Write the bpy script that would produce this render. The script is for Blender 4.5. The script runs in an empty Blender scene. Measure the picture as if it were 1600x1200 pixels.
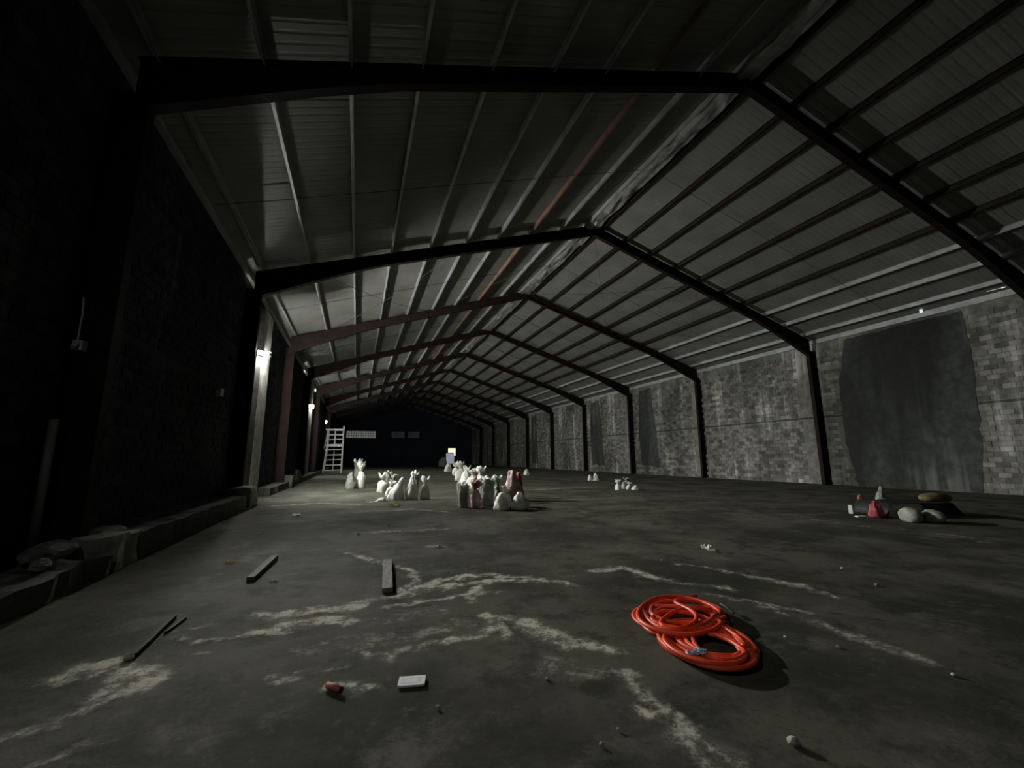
import bpy, bmesh, math, random
import numpy as np
from mathutils import Vector, Matrix, noise
random.seed(7)
C = bpy.context.scene.collection
PI = math.pi

# ------------------------------------------------------------ camera, world, exposure
F_PX, YAW, PITCH, ROLL, CAM_H = 665.0, .345, .171, -.004, 1.5
def cam_axes():
    cy, sy, cp, sp, cr, sr = math.cos(YAW), math.sin(YAW), math.cos(PITCH), math.sin(PITCH), math.cos(ROLL), math.sin(ROLL)
    w = Vector((sy*cp, cy*cp, sp)); r = Vector((cy, -sy, 0)); u = r.cross(w)
    return cr*r + sr*u, -sr*r + cr*u, w
AR, AU, AW = cam_axes()
cam = bpy.data.objects.new('camera', bpy.data.cameras.new('camera')); C.objects.link(cam)
cam.matrix_world = Matrix(((AR.x, AU.x, -AW.x, 0), (AR.y, AU.y, -AW.y, 0), (AR.z, AU.z, -AW.z, CAM_H), (0, 0, 0, 1)))
cam.data.sensor_width = 36; cam.data.lens = F_PX/1600*36; cam.data.clip_end = 400; cam.data.clip_start = .05
bpy.context.scene.camera = cam
sc = bpy.context.scene
sc.view_settings.view_transform = 'Standard'; sc.view_settings.look = 'None'
sc.view_settings.gamma = 1; sc.view_settings.exposure = 0; sc.view_settings.use_curve_mapping = False
W = bpy.data.worlds.new('night'); sc.world = W; W.use_nodes = True
W.node_tree.nodes['Background'].inputs[0].default_value = (.25, .45, 1, 1)
W.node_tree.nodes['Background'].inputs[1].default_value = .012
LAMP_COL = (1, .995, .93)
# each fitting gets an added second head, with hoods, to steer the light: (direction, radiance, visor length); one looks across the hall, one along it
HEADS = [((.93, .30, .0), 10500.0, .14), ((.56, -.80, -.18), 14500.0, .28)]
DIM = (1.0, .6, .4)          # the farther fittings are weaker
HEADS_NEAR = [((.95, .12, -.2), 300.0, .24)]

# points seen through a pixel of the photograph, put where they stand in the building
def ray(x, y): return AW + AR*((x-800)/F_PX) - AU*((y-600)/F_PX)
O = Vector((0, 0, CAM_H))
def fl(x, y, z=0): d = ray(x, y); return O + d*((z-CAM_H)/d.z)
def onX(x, y, X): d = ray(x, y); return O + d*(X/d.x)
def onY(x, y, Y): d = ray(x, y); return O + d*(Y/d.y)

# ------------------------------------------------------------ the building's measures
XL, XR, XM = -3.95, 24.0, 10.0          # inner wall faces, ridge
HE, HR, S, Y0 = 7.7, 12.12, 8.6, 7.7    # eaves, ridge, bay, first frame in view
YB, YF = Y0-2*S, Y0+10*S                # back and far wall
SL = (HR-HE)/(23.8-XM)
def roof_z(x): return HR - abs(x-XM)*SL
PUR_L = [-3.5, -2.0, -.55, .8, 2.3, 3.8, 5.2, 6.7, 8.2, 9.55]
PUR_R = [10.45, 11.75, 13.15, 14.65, 16.1, 17.6, 19.0, 20.4, 21.8, 23.2]

# ------------------------------------------------------------ materials
def mat(name, col, rough=.8, metal=0, var=.3, scale=3.0, bump=.0, bscale=20., emit=None, stretch=(1, 1, 1), spec=.5, sss=0.):
    m = bpy.data.materials.new(name); m.use_nodes = True
    n, l = m.node_tree.nodes, m.node_tree.links
    b = n['Principled BSDF']; b.inputs['Roughness'].default_value = rough; b.inputs['Metallic'].default_value = metal
    b.inputs['Specular IOR Level'].default_value = spec
    tc = n.new('ShaderNodeTexCoord'); mp = n.new('ShaderNodeMapping'); mp.inputs['Scale'].default_value = stretch
    geo = n.new('ShaderNodeNewGeometry'); l.new(geo.outputs['Position'], mp.inputs['Vector'])
    t = n.new('ShaderNodeTexNoise'); t.inputs['Scale'].default_value = scale; t.inputs['Detail'].default_value = 6
    l.new(mp.outputs[0], t.inputs['Vector'])
    r = n.new('ShaderNodeValToRGB'); r.color_ramp.elements[0].position = .3; r.color_ramp.elements[1].position = .7
    lo = [c*(1-var) for c in col]; hi = [min(1, c*(1+var)) for c in col]
    r.color_ramp.elements[0].color = (*lo, 1); r.color_ramp.elements[1].color = (*hi, 1)
    l.new(t.outputs[0], r.inputs[0]); l.new(r.outputs[0], b.inputs['Base Color'])
    if sss: b.inputs['Subsurface Weight'].default_value = 1; b.inputs['Subsurface Radius'].default_value = (1, 1, 1); b.inputs['Subsurface Scale'].default_value = sss
    if bump:
        t2 = n.new('ShaderNodeTexNoise'); t2.inputs['Scale'].default_value = bscale; t2.inputs['Detail'].default_value = 4
        l.new(mp.outputs[0], t2.inputs['Vector'])
        bp = n.new('ShaderNodeBump'); bp.inputs['Strength'].default_value = bump; bp.inputs['Distance'].default_value = .02
        l.new(t2.outputs[0], bp.inputs['Height']); l.new(bp.outputs[0], b.inputs['Normal'])
    if emit:
        b.inputs['Emission Color'].default_value = (*emit[:3], 1); b.inputs['Emission Strength'].default_value = emit[3]
    return m

def wall_mat(name, base, streak, hiamt):
    # masonry with vertical lime runs and soot: three noises, all in world space
    m = bpy.data.materials.new(name); m.use_nodes = True
    n, l = m.node_tree.nodes, m.node_tree.links; b = n['Principled BSDF']
    b.inputs['Roughness'].default_value = .9; b.inputs['Specular IOR Level'].default_value = .2
    geo = n.new('ShaderNodeNewGeometry')
    def nz(sx, sz, detail, off, rough=.6):
        mp = n.new('ShaderNodeMapping'); mp.inputs['Scale'].default_value = (sx, sx, sz); mp.inputs['Location'].default_value = (off, off, off)
        l.new(geo.outputs['Position'], mp.inputs[0])
        t = n.new('ShaderNodeTexNoise'); t.inputs['Scale'].default_value = 1; t.inputs['Detail'].default_value = detail; t.inputs['Roughness'].default_value = rough
        l.new(mp.outputs[0], t.inputs[0]); return t.outputs[0]
    def ramp(sock, a, c):
        r = n.new('ShaderNodeMapRange'); r.interpolation_type = 'SMOOTHSTEP'; r.inputs[1].default_value = a; r.inputs[2].default_value = c
        l.new(sock, r.inputs[0]); return r.outputs[0]
    def math_(op, a, c):
        q = n.new('ShaderNodeMath'); q.operation = op
        for i, s in enumerate((a, c)):
            if isinstance(s, (int, float)): q.inputs[i].default_value = s
            else: l.new(s, q.inputs[i])
        return q.outputs[0]
    def mix(f, a, c):
        q = n.new('ShaderNodeMix'); q.data_type = 'RGBA'; l.new(f, q.inputs[0])
        for i, s in ((6, a), (7, c)):
            if isinstance(s, tuple): q.inputs[i].default_value = (*s, 1)
            else: l.new(s, q.inputs[i])
        return q.outputs[2]
    runs = ramp(nz(1.6, .12, 5, 3.1), .48, .66)
    patch = ramp(nz(.35, .3, 3, 9.7), .42, .62)
    grain = ramp(nz(3, 3, 4, 1.3, .6), .3, .7)
    soot = ramp(nz(.3, .08, 4, 21.), .44, .64)
    dark = tuple(c*.35 for c in base)
    c1 = mix(grain, tuple(c*.7 for c in base), tuple(c*1.3 for c in base))
    c2 = mix(math_('MULTIPLY', math_('MULTIPLY', runs, patch), hiamt), c1, streak)
    c3 = mix(math_('MULTIPLY', soot, .85), c2, dark)
    mr_ = n.new('ShaderNodeMapRange'); l.new(geo.outputs['Random Per Island'], mr_.inputs[0]); mr_.inputs[3].default_value = .55; mr_.inputs[4].default_value = 1.5
    vm = n.new('ShaderNodeVectorMath'); vm.operation = 'SCALE'; l.new(c3, vm.inputs[0]); l.new(mr_.outputs[0], vm.inputs['Scale'])
    l.new(vm.outputs[0], b.inputs['Base Color'])
    bp = n.new('ShaderNodeBump'); bp.inputs['Strength'].default_value = .35; bp.inputs['Distance'].default_value = .015
    l.new(nz(9, 9, 5, 4.4), bp.inputs['Height']); l.new(bp.outputs[0], b.inputs['Normal'])
    return m

M = {
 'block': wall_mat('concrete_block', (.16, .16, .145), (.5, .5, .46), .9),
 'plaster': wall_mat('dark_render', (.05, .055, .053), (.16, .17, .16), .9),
 'block_left': wall_mat('dark_left_block', (.022, .025, .03), (.12, .12, .12), .5),  # left wall blocks in a much darker base colour
 'kerb': mat('kerb_concrete', (.06, .062, .056), .9, var=.5, scale=2.5, bump=.8, bscale=9),
 'kerb_light': mat('pale_kerb_concrete', (.24, .24, .21), .9, var=.4, scale=5, bump=.8, bscale=12),
 'rubble': mat('rubble_stone', (.17, .17, .15), .9, var=.5, scale=6, bump=.8, bscale=15),
 'pier': wall_mat('pier_render', (.3, .3, .27), (.6, .6, .54), .9),
 'oxide': mat('red_oxide_steel', (.016, .009, .008), .8, var=.4, scale=3, bump=.2, spec=.15),
 'oxide_purlin': mat('brown_purlin_paint', (.024, .017, .014), .75, var=.4, scale=2, spec=.2),
 'oxide_light': mat('faded_red_purlin_paint', (.22, .13, .10), .6, var=.3, scale=2),
 'galv': mat('galvanised_purlin', (.36, .38, .38), .5, metal=.2, var=.25, scale=2),
 'roof': mat('grey_roof_sheet', (.195, .199, .18), .6, var=.18, scale=.7, spec=.3, bump=.15, bscale=2),
 'flash': mat('crumpled_ridge_foil', (.45, .46, .44), .45, metal=.3, var=.4, scale=3, bump=.9, bscale=7),
 'wire': mat('dark_wire', (.03, .03, .03), .6),
 'bracing': mat('rusty_rod', (.05, .04, .035), .7),
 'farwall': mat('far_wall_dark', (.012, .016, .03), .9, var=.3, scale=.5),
 'sack_white': mat('white_woven_plastic', (.72, .72, .67), .55, var=.2, scale=9, bump=.8, bscale=14, sss=.12),
 'sack_grey': mat('grey_green_woven_plastic', (.27, .29, .25), .6, var=.3, scale=9, bump=.8, bscale=14, sss=.12),
 'sack_pink': mat('faded_pink_woven_plastic', (.46, .31, .30), .6, var=.35, scale=6, bump=.8, bscale=14, sss=.12),
 'sack_red': mat('red_woven_plastic', (.34, .07, .08), .6, var=.35, scale=6, bump=.8, bscale=14, sss=.12),
 'sack_yellow': mat('ochre_cloth', (.16, .13, .055), .8, var=.3, scale=5, bump=.6, bscale=10),
 'tarp_black': mat('black_tarpaulin', (.012, .014, .013), .6, var=.3, scale=4, bump=.6),
 'hose': mat('orange_red_pvc', (.97, .09, .035), .42, var=.12, scale=8),
 'hose_pink': mat('worn_hose_end', (.8, .35, .3), .5, var=.2, scale=8),
 'fitting': mat('pale_blue_plastic', (.55, .6, .78), .35, var=.4, scale=40, bump=.7, bscale=60),
 'white': mat('white_card', (.92, .93, .95), .6, var=.05, scale=10, bump=.1),
 'grey_print': mat('grey_print', (.82, .83, .86), .6, var=.1, scale=30),
 'clay': mat('terracotta', (.40, .12, .085), .75, var=.3, scale=20, bump=.4),
 'plank': mat('weathered_timber', (.22, .215, .19), .85, var=.35, scale=6, bump=.5, stretch=(6, 1, 6)),
 'plank_dark': mat('dark_damp_timber', (.09, .085, .07), .85, var=.4, scale=6, bump=.5, stretch=(5, 1, 5)),
 'stick': mat('charred_stick', (.018, .017, .015), .9, var=.4),
 'paper': mat('scrap_paper', (.75, .75, .7), .7, var=.15, scale=20),
 'paper_y': mat('yellow_scrap', (.72, .66, .25), .7, var=.2, scale=20),
 'pebble': mat('grey_pebble', (.38, .38, .34), .9, var=.3, scale=20, bump=.4),
 'scaffold': mat('pale_scaffold_steel', (.8, .8, .78), .4, metal=.2, var=.15, scale=5),
 'box_grey': mat('grey_plastic_box', (.45, .46, .45), .5, var=.15),
 'pvc': mat('dull_pvc', (.16, .16, .16), .5, var=.2),
 'lamp_body': mat('lamp_housing', (.08, .08, .08), .5),
 'grille': mat('window_grille', (.3, .3, .28), .7, emit=None),
 'pane1': mat('lit_pane_bright', (.2, .2, .2), .5, emit=(.9, .93, .85, .13)),
 'pane2': mat('lit_pane_faint', (.1, .1, .1), .5, emit=(.5, .6, 1, .012)),
 'gap': mat('gap_glow_bright', (.2, .2, .2), .5, emit=(.9, .95, 1, .8)),
 'gap_dim': mat('gap_glow_dim', (.2, .2, .2), .5, emit=(.9, .95, 1, .35)),
 'door_lit': mat('lit_doorway', (.3, .3, .2), .5, emit=(1, .98, .68, 1.0)),
 'door_panel': mat('backlit_door_sheet', (.4, .4, .5), .6, var=.3, scale=2, emit=(.55, .56, .72, .42)),
 'frame_dark': mat('dark_door_frame', (.03, .03, .03), .7),
}

# ------------------------------------------------------------ mesh helpers
class MB:
    def __init__(s): s.v, s.f = [], []
    def add(s, v, f):
        k = len(s.v); s.v += [tuple(p) for p in v]; s.f += [tuple(i+k for i in q) for q in f]; return s
    def box(s, x0, x1, y0, y1, z0, z1):
        v = [(x, y, z) for x in (x0, x1) for y in (y0, y1) for z in (z0, z1)]
        return s.add(v, [(0, 1, 3, 2), (4, 6, 7, 5), (0, 4, 5, 1), (2, 3, 7, 6), (0, 2, 6, 4), (1, 5, 7, 3)])
    def tube(s, pts, r, n=8, cap=True):
        pts = [Vector(p) for p in pts]; rs = r if isinstance(r, (list, tuple)) else [r]*len(pts)
        v, f = [], []; up = Vector((0, 0, 1))
        for i, p in enumerate(pts):
            t = (pts[min(i+1, len(pts)-1)] - pts[max(i-1, 0)]).normalized()
            a = t.cross(up if abs(t.z) < .95 else Vector((1, 0, 0))).normalized(); b = t.cross(a)
            for k in range(n): v.append(p + (a*math.cos(2*PI*k/n) + b*math.sin(2*PI*k/n))*rs[i])
        for i in range(len(pts)-1):
            for k in range(n): f.append((i*n+k, i*n+(k+1) % n, (i+1)*n+(k+1) % n, (i+1)*n+k))
        if cap: f.append(tuple(range(n))); f.append(tuple(range((len(pts)-1)*n, len(pts)*n))[::-1])
        return s.add(v, f)
    def prism(s, poly, axis, a, b):      # closed polygon in the other two axes pushed along axis from a to b
        n = len(poly)
        def P(p, t): return (t, p[0], p[1]) if axis == 'x' else (p[0], t, p[1]) if axis == 'y' else (p[0], p[1], t)
        v = [P(p, a) for p in poly] + [P(p, b) for p in poly]
        return s.add(v, [tuple(range(n))[::-1], tuple(range(n, 2*n))] + [(i, (i+1) % n, n+(i+1) % n, n+i) for i in range(n)])
    def mesh(s, name, m, smooth=False):
        me = bpy.data.meshes.new(name); me.from_pydata(s.v, [], s.f)
        bm = bmesh.new(); bm.from_mesh(me); bmesh.ops.recalc_face_normals(bm, faces=bm.faces)
        bm.to_mesh(me); bm.free(); me.materials.append(m)
        if smooth: me.polygons.foreach_set('use_smooth', [True]*len(me.polygons))
        return me
    def build(s, name, m, parent=None, smooth=False, loc=None):
        o = bpy.data.objects.new(name, s.mesh(name, m, smooth)); C.objects.link(o); o.parent = parent
        if loc is not None: o.location = loc
        return o
def link(name, me, parent=None, loc=(0, 0, 0), rot=(0, 0, 0), scale=(1, 1, 1)):
    o = bpy.data.objects.new(name, me); C.objects.link(o); o.parent = parent
    o.location = loc; o.rotation_euler = rot; o.scale = scale; return o
def thing(name, label, cat, loc=(0, 0, 0), rz=0, group=None):
    o = bpy.data.objects.new(name, None); C.objects.link(o); o.location = loc; o.rotation_euler = (0, 0, rz)
    o.empty_display_size = .2; return tag(o, label, cat, group)
def tag(o, label, cat, group=None):
    o['label'] = label; o['category'] = cat
    if group: o['group'] = group
    return o
def struct(o, label=None, cat=None):
    o['kind'] = 'structure'
    if label: o['label'] = label
    if cat: o['category'] = cat
    return o

# ------------------------------------------------------------ floor: one slab, with its lime stains and one painted lit band in a mask
PXS = [  # stains and one lit band: strength, half width in metres, points they run through
 (1.0, .075, [(412, 962), (470, 957), (560, 945), (640, 926), (700, 915), (760, 908), (830, 905), (885, 912)]),
 (1.0, .09, [(440, 978), (490, 974), (530, 966)]), (.9, .05, [(400, 985), (450, 982), (520, 975), (560, 965)]),
 (.7, .05, [(540, 862), (600, 880), (640, 890), (655, 905), (630, 922)]),
 (.9, .07, [(640, 925), (690, 905), (760, 897), (830, 903)]), (.8, .04, [(610, 950), (700, 930), (780, 922)]),
 (.6, .05, [(560, 1015), (600, 1020), (640, 1012), (700, 1004), (750, 986), (772, 966), (790, 995)]),
 (.9, .055, [(690, 1005), (750, 988), (780, 975), (760, 958)]), (.7, .05, [(740, 940), (730, 930), (750, 915)]),
 (1.0, .07, [(775, 962), (822, 970), (850, 990), (890, 1005), (935, 1015), (965, 1018)]), (.9, .06, [(880, 1000), (930, 1008)]),
 (.7, .05, [(970, 1045), (985, 1062), (1003, 1078), (1040, 1096)]),
 (1.0, .035, [(1004, 1111), (1040, 1107), (1062, 1112)]), (.8, .05, [(1055, 1110), (1080, 1140), (1130, 1165), (1150, 1195)]),
 (.6, .09, [(1080, 1165), (1120, 1190), (1130, 1220)]),
 (.9, .08, [(928, 893), (975, 887), (1010, 897), (1040, 905)]), (.6, .07, [(1030, 905), (1075, 912), (1130, 915)]),
 (.6, .06, [(1060, 882), (1100, 886), (1180, 900), (1250, 915), (1310, 932)]),
 (.45, .08, [(1200, 950), (1280, 970), (1350, 1000), (1440, 1028)]), (.5, .05, [(1100, 925), (1180, 940), (1260, 955)]),
 (1.0, .10, [(112, 1052), (150, 1040), (190, 1050), (207, 1072)]), (.8, .08, [(130, 1040), (160, 1055), (200, 1062)]),
 (.7, .04, [(10, 1145), (80, 1127), (130, 1108), (205, 1085), (222, 1080)]), (.35, .06, [(60, 1185), (140, 1170)]),
 (.5, .03, [(270, 984), (340, 976)]), (.6, .03, [(265, 1001), (330, 996), (382, 988)]), (.5, .03, [(275, 1028), (320, 1020)]),
 (.5, .04, [(430, 1060), (470, 1055)]), (.5, .02, [(505, 1052), (545, 1035)]), (.9, .04, [(520, 1080), (550, 1077), (572, 1079)]),
 (.5, .1, [(560, 800), (640, 795), (700, 800)]), (.5, .09, [(560, 832), (620, 829), (700, 826)]), (.5, .06, [(670, 852), (690, 855)]),
 (.5, .07, [(1268, 811), (1330, 820), (1400, 826)]), (.4, .07, [(1400, 826), (1500, 838), (1600, 860)]),
 (.5, .15, [(430, 790), (500, 786), (560, 788)]), (.4, .2, [(620, 742), (720, 745)]), (.5, .15, [(830, 765), (950, 760)]),  # first stroke paints the lit floor before the nearest lamp
 (.35, .12, [(480, 1010), (560, 1000), (640, 990), (720, 975)]), (.35, .12, [(860, 1040), (960, 1050)]), (.3, .15, [(600, 965), (700, 950)]),
]
xs = np.concatenate([np.arange(XL-.3, -4.0, .3), np.arange(-4.2, 9.0, .045), np.arange(9.0, XR+.6, .3)])
ys = np.concatenate([np.arange(YB-.3, 1.2, .5), np.arange(1.2, 7.5, .045), np.arange(7.5, 20, .12), np.arange(20, YF+1, 1.0)])
xs = np.unique(np.round(xs, 4))
GX, GY = np.meshgrid(xs, ys, indexing='ij')
def wob(x, y, f, s):
    r = np.random.RandomState(s); o = np.zeros_like(x)
    for i in range(7):
        a, p, k = r.uniform(0, 2*PI), r.uniform(0, 2*PI), f*r.uniform(.5, 1.6)
        o += np.sin(k*(x*math.cos(a)+y*math.sin(a))+p+1.2*np.sin(k*.7*(y*math.cos(a)-x*math.sin(a))+p*2))
    return o/4
sel = np.ones_like(GX, bool)
WX = GX + .05*wob(GX, GY, 9, 1) + .035*wob(GX, GY, 25, 2); WY = GY + .08*wob(GX, GY, 8, 3) + .05*wob(GX, GY, 22, 4) + .02*wob(GX, GY, 45, 6)
mask = np.zeros_like(GX)
for st, hw, pts in PXS:
    wp = [fl(*p) for p in pts]
    for a, b in zip(wp[:-1], wp[1:]):
        dx, dy = b.x-a.x, b.y-a.y; L2 = dx*dx+dy*dy+1e-9
        near = (np.abs(GX-(a.x+b.x)/2) < abs(dx)/2+1) & (np.abs(GY-(a.y+b.y)/2) < abs(dy)/2+1)
        X_, Y_ = WX[near], WY[near]
        t = np.clip(((X_-a.x)*dx+(Y_-a.y)*dy)/L2, 0, 1)
        d = np.hypot(X_-a.x-t*dx, Y_-a.y-t*dy)
        mask[near] = np.maximum(mask[near], st*(np.exp(-(d/(hw*1.1))**2) + .28*np.exp(-(d/(hw*3))**2))/1.28)
nx, ny = GX.shape
GZ = .004*wob(GX, GY, 1.5, 8) + .004*mask - .006
vv = np.stack([GX, GY, GZ], -1).reshape(-1, 3)
idx = np.arange(nx*ny).reshape(nx, ny)
ff = np.stack([idx[:-1, :-1], idx[1:, :-1], idx[1:, 1:], idx[:-1, 1:]], -1).reshape(-1, 4)
me = bpy.data.meshes.new('floor'); me.vertices.add(len(vv)); me.vertices.foreach_set('co', vv.ravel())
me.loops.add(ff.size); me.loops.foreach_set('vertex_index', ff.ravel())
me.polygons.add(len(ff)); me.polygons.foreach_set('loop_start', np.arange(0, ff.size, 4)); me.polygons.foreach_set('loop_total', np.full(len(ff), 4))
me.polygons.foreach_set('use_smooth', np.ones(len(ff), bool))
me.update(); at = me.attributes.new('stain', 'FLOAT', 'POINT'); at.data.foreach_set('value', mask.ravel().astype(np.float32))
def floor_mat():
    m = bpy.data.materials.new('worn_concrete_floor'); m.use_nodes = True
    n, l = m.node_tree.nodes, m.node_tree.links; b = n['Principled BSDF']
    b.inputs['Roughness'].default_value = .9; b.inputs['Specular IOR Level'].default_value = .06
    geo = n.new('ShaderNodeNewGeometry')
    def nz(s, d, off=0, rough=.55):
        mp = n.new('ShaderNodeMapping'); mp.inputs['Location'].default_value = (off, off, 0); l.new(geo.outputs['Position'], mp.inputs[0])
        t = n.new('ShaderNodeTexNoise'); t.inputs['Scale'].default_value = s; t.inputs['Detail'].default_value = d; t.inputs['Roughness'].default_value = rough
        l.new(mp.outputs[0], t.inputs[0]); return t.outputs[0]
    def mr(s, a, c, lo=0, hi=1):
        r = n.new('ShaderNodeMapRange'); r.interpolation_type = 'SMOOTHSTEP'
        for i, q in enumerate((a, c, lo, hi)): r.inputs[i+1].default_value = q
        l.new(s, r.inputs[0]); return r.outputs[0]
    def mul(a, c, op='MULTIPLY'):
        q = n.new('ShaderNodeMath'); q.operation = op; l.new(a, q.inputs[0])
        if isinstance(c, float): q.inputs[1].default_value = c
        else: l.new(c, q.inputs[1])
        return q.outputs[0]
    def mix(f, a, c):
        q = n.new('ShaderNodeMix'); q.data_type = 'RGBA'; l.new(f, q.inputs[0])
        for i, s in ((6, a), (7, c)):
            if isinstance(s, tuple): q.inputs[i].default_value = (*s, 1)
            else: l.new(s, q.inputs[i])
        return q.outputs[2]
    at = n.new('ShaderNodeAttribute'); at.attribute_name = 'stain'
    base = mix(mr(nz(.5, 6, 5), .35, .65), (.054, .054, .040), (.128, .126, .100))
    base = mix(mul(mr(nz(1.7, 10, 15, .7), .46, .64), .75), base, (.040, .040, .031))
    base = mix(mul(mr(nz(.9, 12, 31, .75), .52, .68), .6), base, (.20, .197, .165))
    base = mix(mul(mr(nz(5, 8, 51, .7), .55, .72), .35), base, (.21, .205, .17))
    br = mr(nz(3.4, 14, 2, .78), .38, .60)
    fine = mr(nz(11, 10, 12, .75), .28, .62)
    k = mul(at.outputs['Fac'], mul(mul(br, fine), .10, 'ADD'))
    base = mix(mr(at.outputs['Fac'], .05, .8, 0, .6), base, (.19, .187, .155))
    base = mix(mr(k, .06, .62), base, (.80, .78, .66))
    base = mix(mul(mr(nz(16, 8, 41, .7), .54, .72), .5), base, (.03, .03, .025))
    l.new(base, b.inputs['Base Color'])
    h = mul(mul(nz(3.5, 8, 8, .65), mul(k, 1.2), 'ADD'), mul(nz(28, 4, 3), .25), 'ADD')
    bp = n.new('ShaderNodeBump'); bp.inputs['Strength'].default_value = .6; bp.inputs['Distance'].default_value = .035
    l.new(h, bp.inputs['Height']); l.new(bp.outputs[0], b.inputs['Normal'])
    return m
me.materials.append(floor_mat())
floor = bpy.data.objects.new('floor', me); C.objects.link(floor)
struct(floor, 'worn olive grey concrete floor streaked with pale lime stains')

# ------------------------------------------------------------ walls: masonry courses with recessed joints
def masonry(wall, xf, sgn, m, near, seed, ymin, ymax, zmax=7.55, skip=None):
    """blocks 40 x 20 cm proud of the wall's mortar bed; sgn = direction into the hall"""
    rnd = random.Random(seed); bl, bh = .405, .205; cand = []
    rows = int(zmax/bh)
    for r in range(rows):
        z = .02 + r*bh; y = ymin + (r % 2)*bl/2
        if abs(z-3.53) < .1: continue
        while y < ymax-bl:
            if (y - Y0) % S > .22 and (y+bl - Y0) % S > .22: cand.append((y, z, rnd.random()))
            y += bl
    cy, cz = near
    cand.sort(key=lambda c: math.hypot(c[0]-cy, (c[1]-cz)))
    one, rest = cand[:300], cand[300:]
    vs = []
    for v in range(5):
        b = MB(); d = .012+.004*v; w, h = bl-.014, bh-.014; c = .008
        q = [(0, 0, 0), (0, w, 0), (0, w, h), (0, 0, h), (sgn*d, c, c), (sgn*d*(.8+.3*rnd.random()), w-c, c), (sgn*d*(.8+.3*rnd.random()), w-c, h-c), (sgn*d, c, h-c)]
        b.add(q, [(4, 5, 6, 7), (0, 1, 5, 4), (1, 2, 6, 5), (2, 3, 7, 6), (3, 0, 4, 7)]); vs.append((b.mesh('brick', m), b))
    for y, z, k in one: link('brick', vs[int(k*5)][0], wall, (xf, y, z))
    big = MB()
    for y, z, k in rest:
        if k < .03: continue
        b = vs[int(k*5)][1]; n = len(big.v)
        big.v += [(p[0]+xf, p[1]+y, p[2]+z) for p in b.v]; big.f += [tuple(i+n for i in q) for q in b.f]
    o = big.build('block_courses', m, wall); o['kind'] = 'stuff'

wr = MB().box(XR+.0, XR+.25, YB, YF, 0, HE+.05).build('wall_right', M['block']); struct(wr, 'long right wall of stained grey concrete blocks between dark steel columns')
masonry(wr, XR, -1, M['block'], (12.5, 2.6), 3, YB, YF)
MB().box(XR-.05, XR+.02, YB, YF, 3.58, 3.68).build('tie_beam', M['plaster'], wr)
# smooth render patches that hide some of the courses
def patch(name, X, sgn, outline, m, parent, th=.035):
    pts = []
    for i in range(len(outline)):
        a, b = Vector(outline[i]), Vector(outline[(i+1) % len(outline)])
        n = max(2, int((b-a).length/.35))
        for k in range(n):
            p = a.lerp(b, k/n); pts.append((p.x+.09*noise.noise((p.x*2.1, p.y*2.1, 3)), p.y+.09*noise.noise((p.x*2.1, p.y*2.1, 9))))
    return MB().prism(pts, 'x', X, X+sgn*th).build(name, m, parent)
patch('render_patch', XR, -1, [(q.y, min(HE-.1, max(0, q.z))) for q in (onX(x, y, XR) for x, y in [(1345, 775), (1322, 690), (1312, 600), (1318, 520), (1400, 500), (1500, 480), (1522, 560), (1530, 640), (1536, 700), (1540, 795)])], M['plaster'], wr, .034)
for k in range(1, 10):   # each bay: a narrow smooth upright beside its column
    y = Y0+S*k
    MB().box(XR-.04, XR+.01, y+.32, y+.32+random.choice([.6, .75, .9]), 0, 7.6).build('rendered_strip', M['block'], wr)
    if k in (2, 3, 5): patch('render_patch', XR, -1, [(y+5.2, .6), (y+7.6, .8), (y+7.8, 4), (y+7.5, 7.4), (y+5.9, 7.5), (y+5.4, 4)], M['plaster'], wr)

wl = MB().box(XL-.25, XL, YB, YF, 0, HE+.05).build('wall_left', M['block_left']); struct(wl, 'long dark left wall behind the three lamps')
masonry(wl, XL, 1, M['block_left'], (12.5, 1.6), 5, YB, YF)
wf = MB()
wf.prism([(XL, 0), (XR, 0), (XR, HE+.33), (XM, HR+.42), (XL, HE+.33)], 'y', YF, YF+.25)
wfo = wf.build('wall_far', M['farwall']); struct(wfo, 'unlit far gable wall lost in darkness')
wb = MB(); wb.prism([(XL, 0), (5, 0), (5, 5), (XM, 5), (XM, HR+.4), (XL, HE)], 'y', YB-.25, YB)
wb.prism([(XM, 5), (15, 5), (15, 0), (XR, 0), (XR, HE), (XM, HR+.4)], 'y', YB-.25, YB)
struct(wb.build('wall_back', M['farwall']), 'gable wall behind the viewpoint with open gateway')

# left side piers beside the lamps, and the broken kerb along the wall
LAMPS = []
for i, (px, k) in enumerate([((412, 555), 1), ((487, 635), 3), ((508, 659), 5)]):
    LAMPS.append(onX(px[0], px[1], -3.58))
LAMPS.append(Vector((-3.58, LAMPS[0].y-2*S, 5.4)))
for i, P in enumerate(LAMPS):
    y = P.y
    a = MB(); a.box(XL-.02, -3.66, y+.05, y+1.6, 0, 7.3); o = a.build('masonry_pier', M['pier'], wl)

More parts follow.
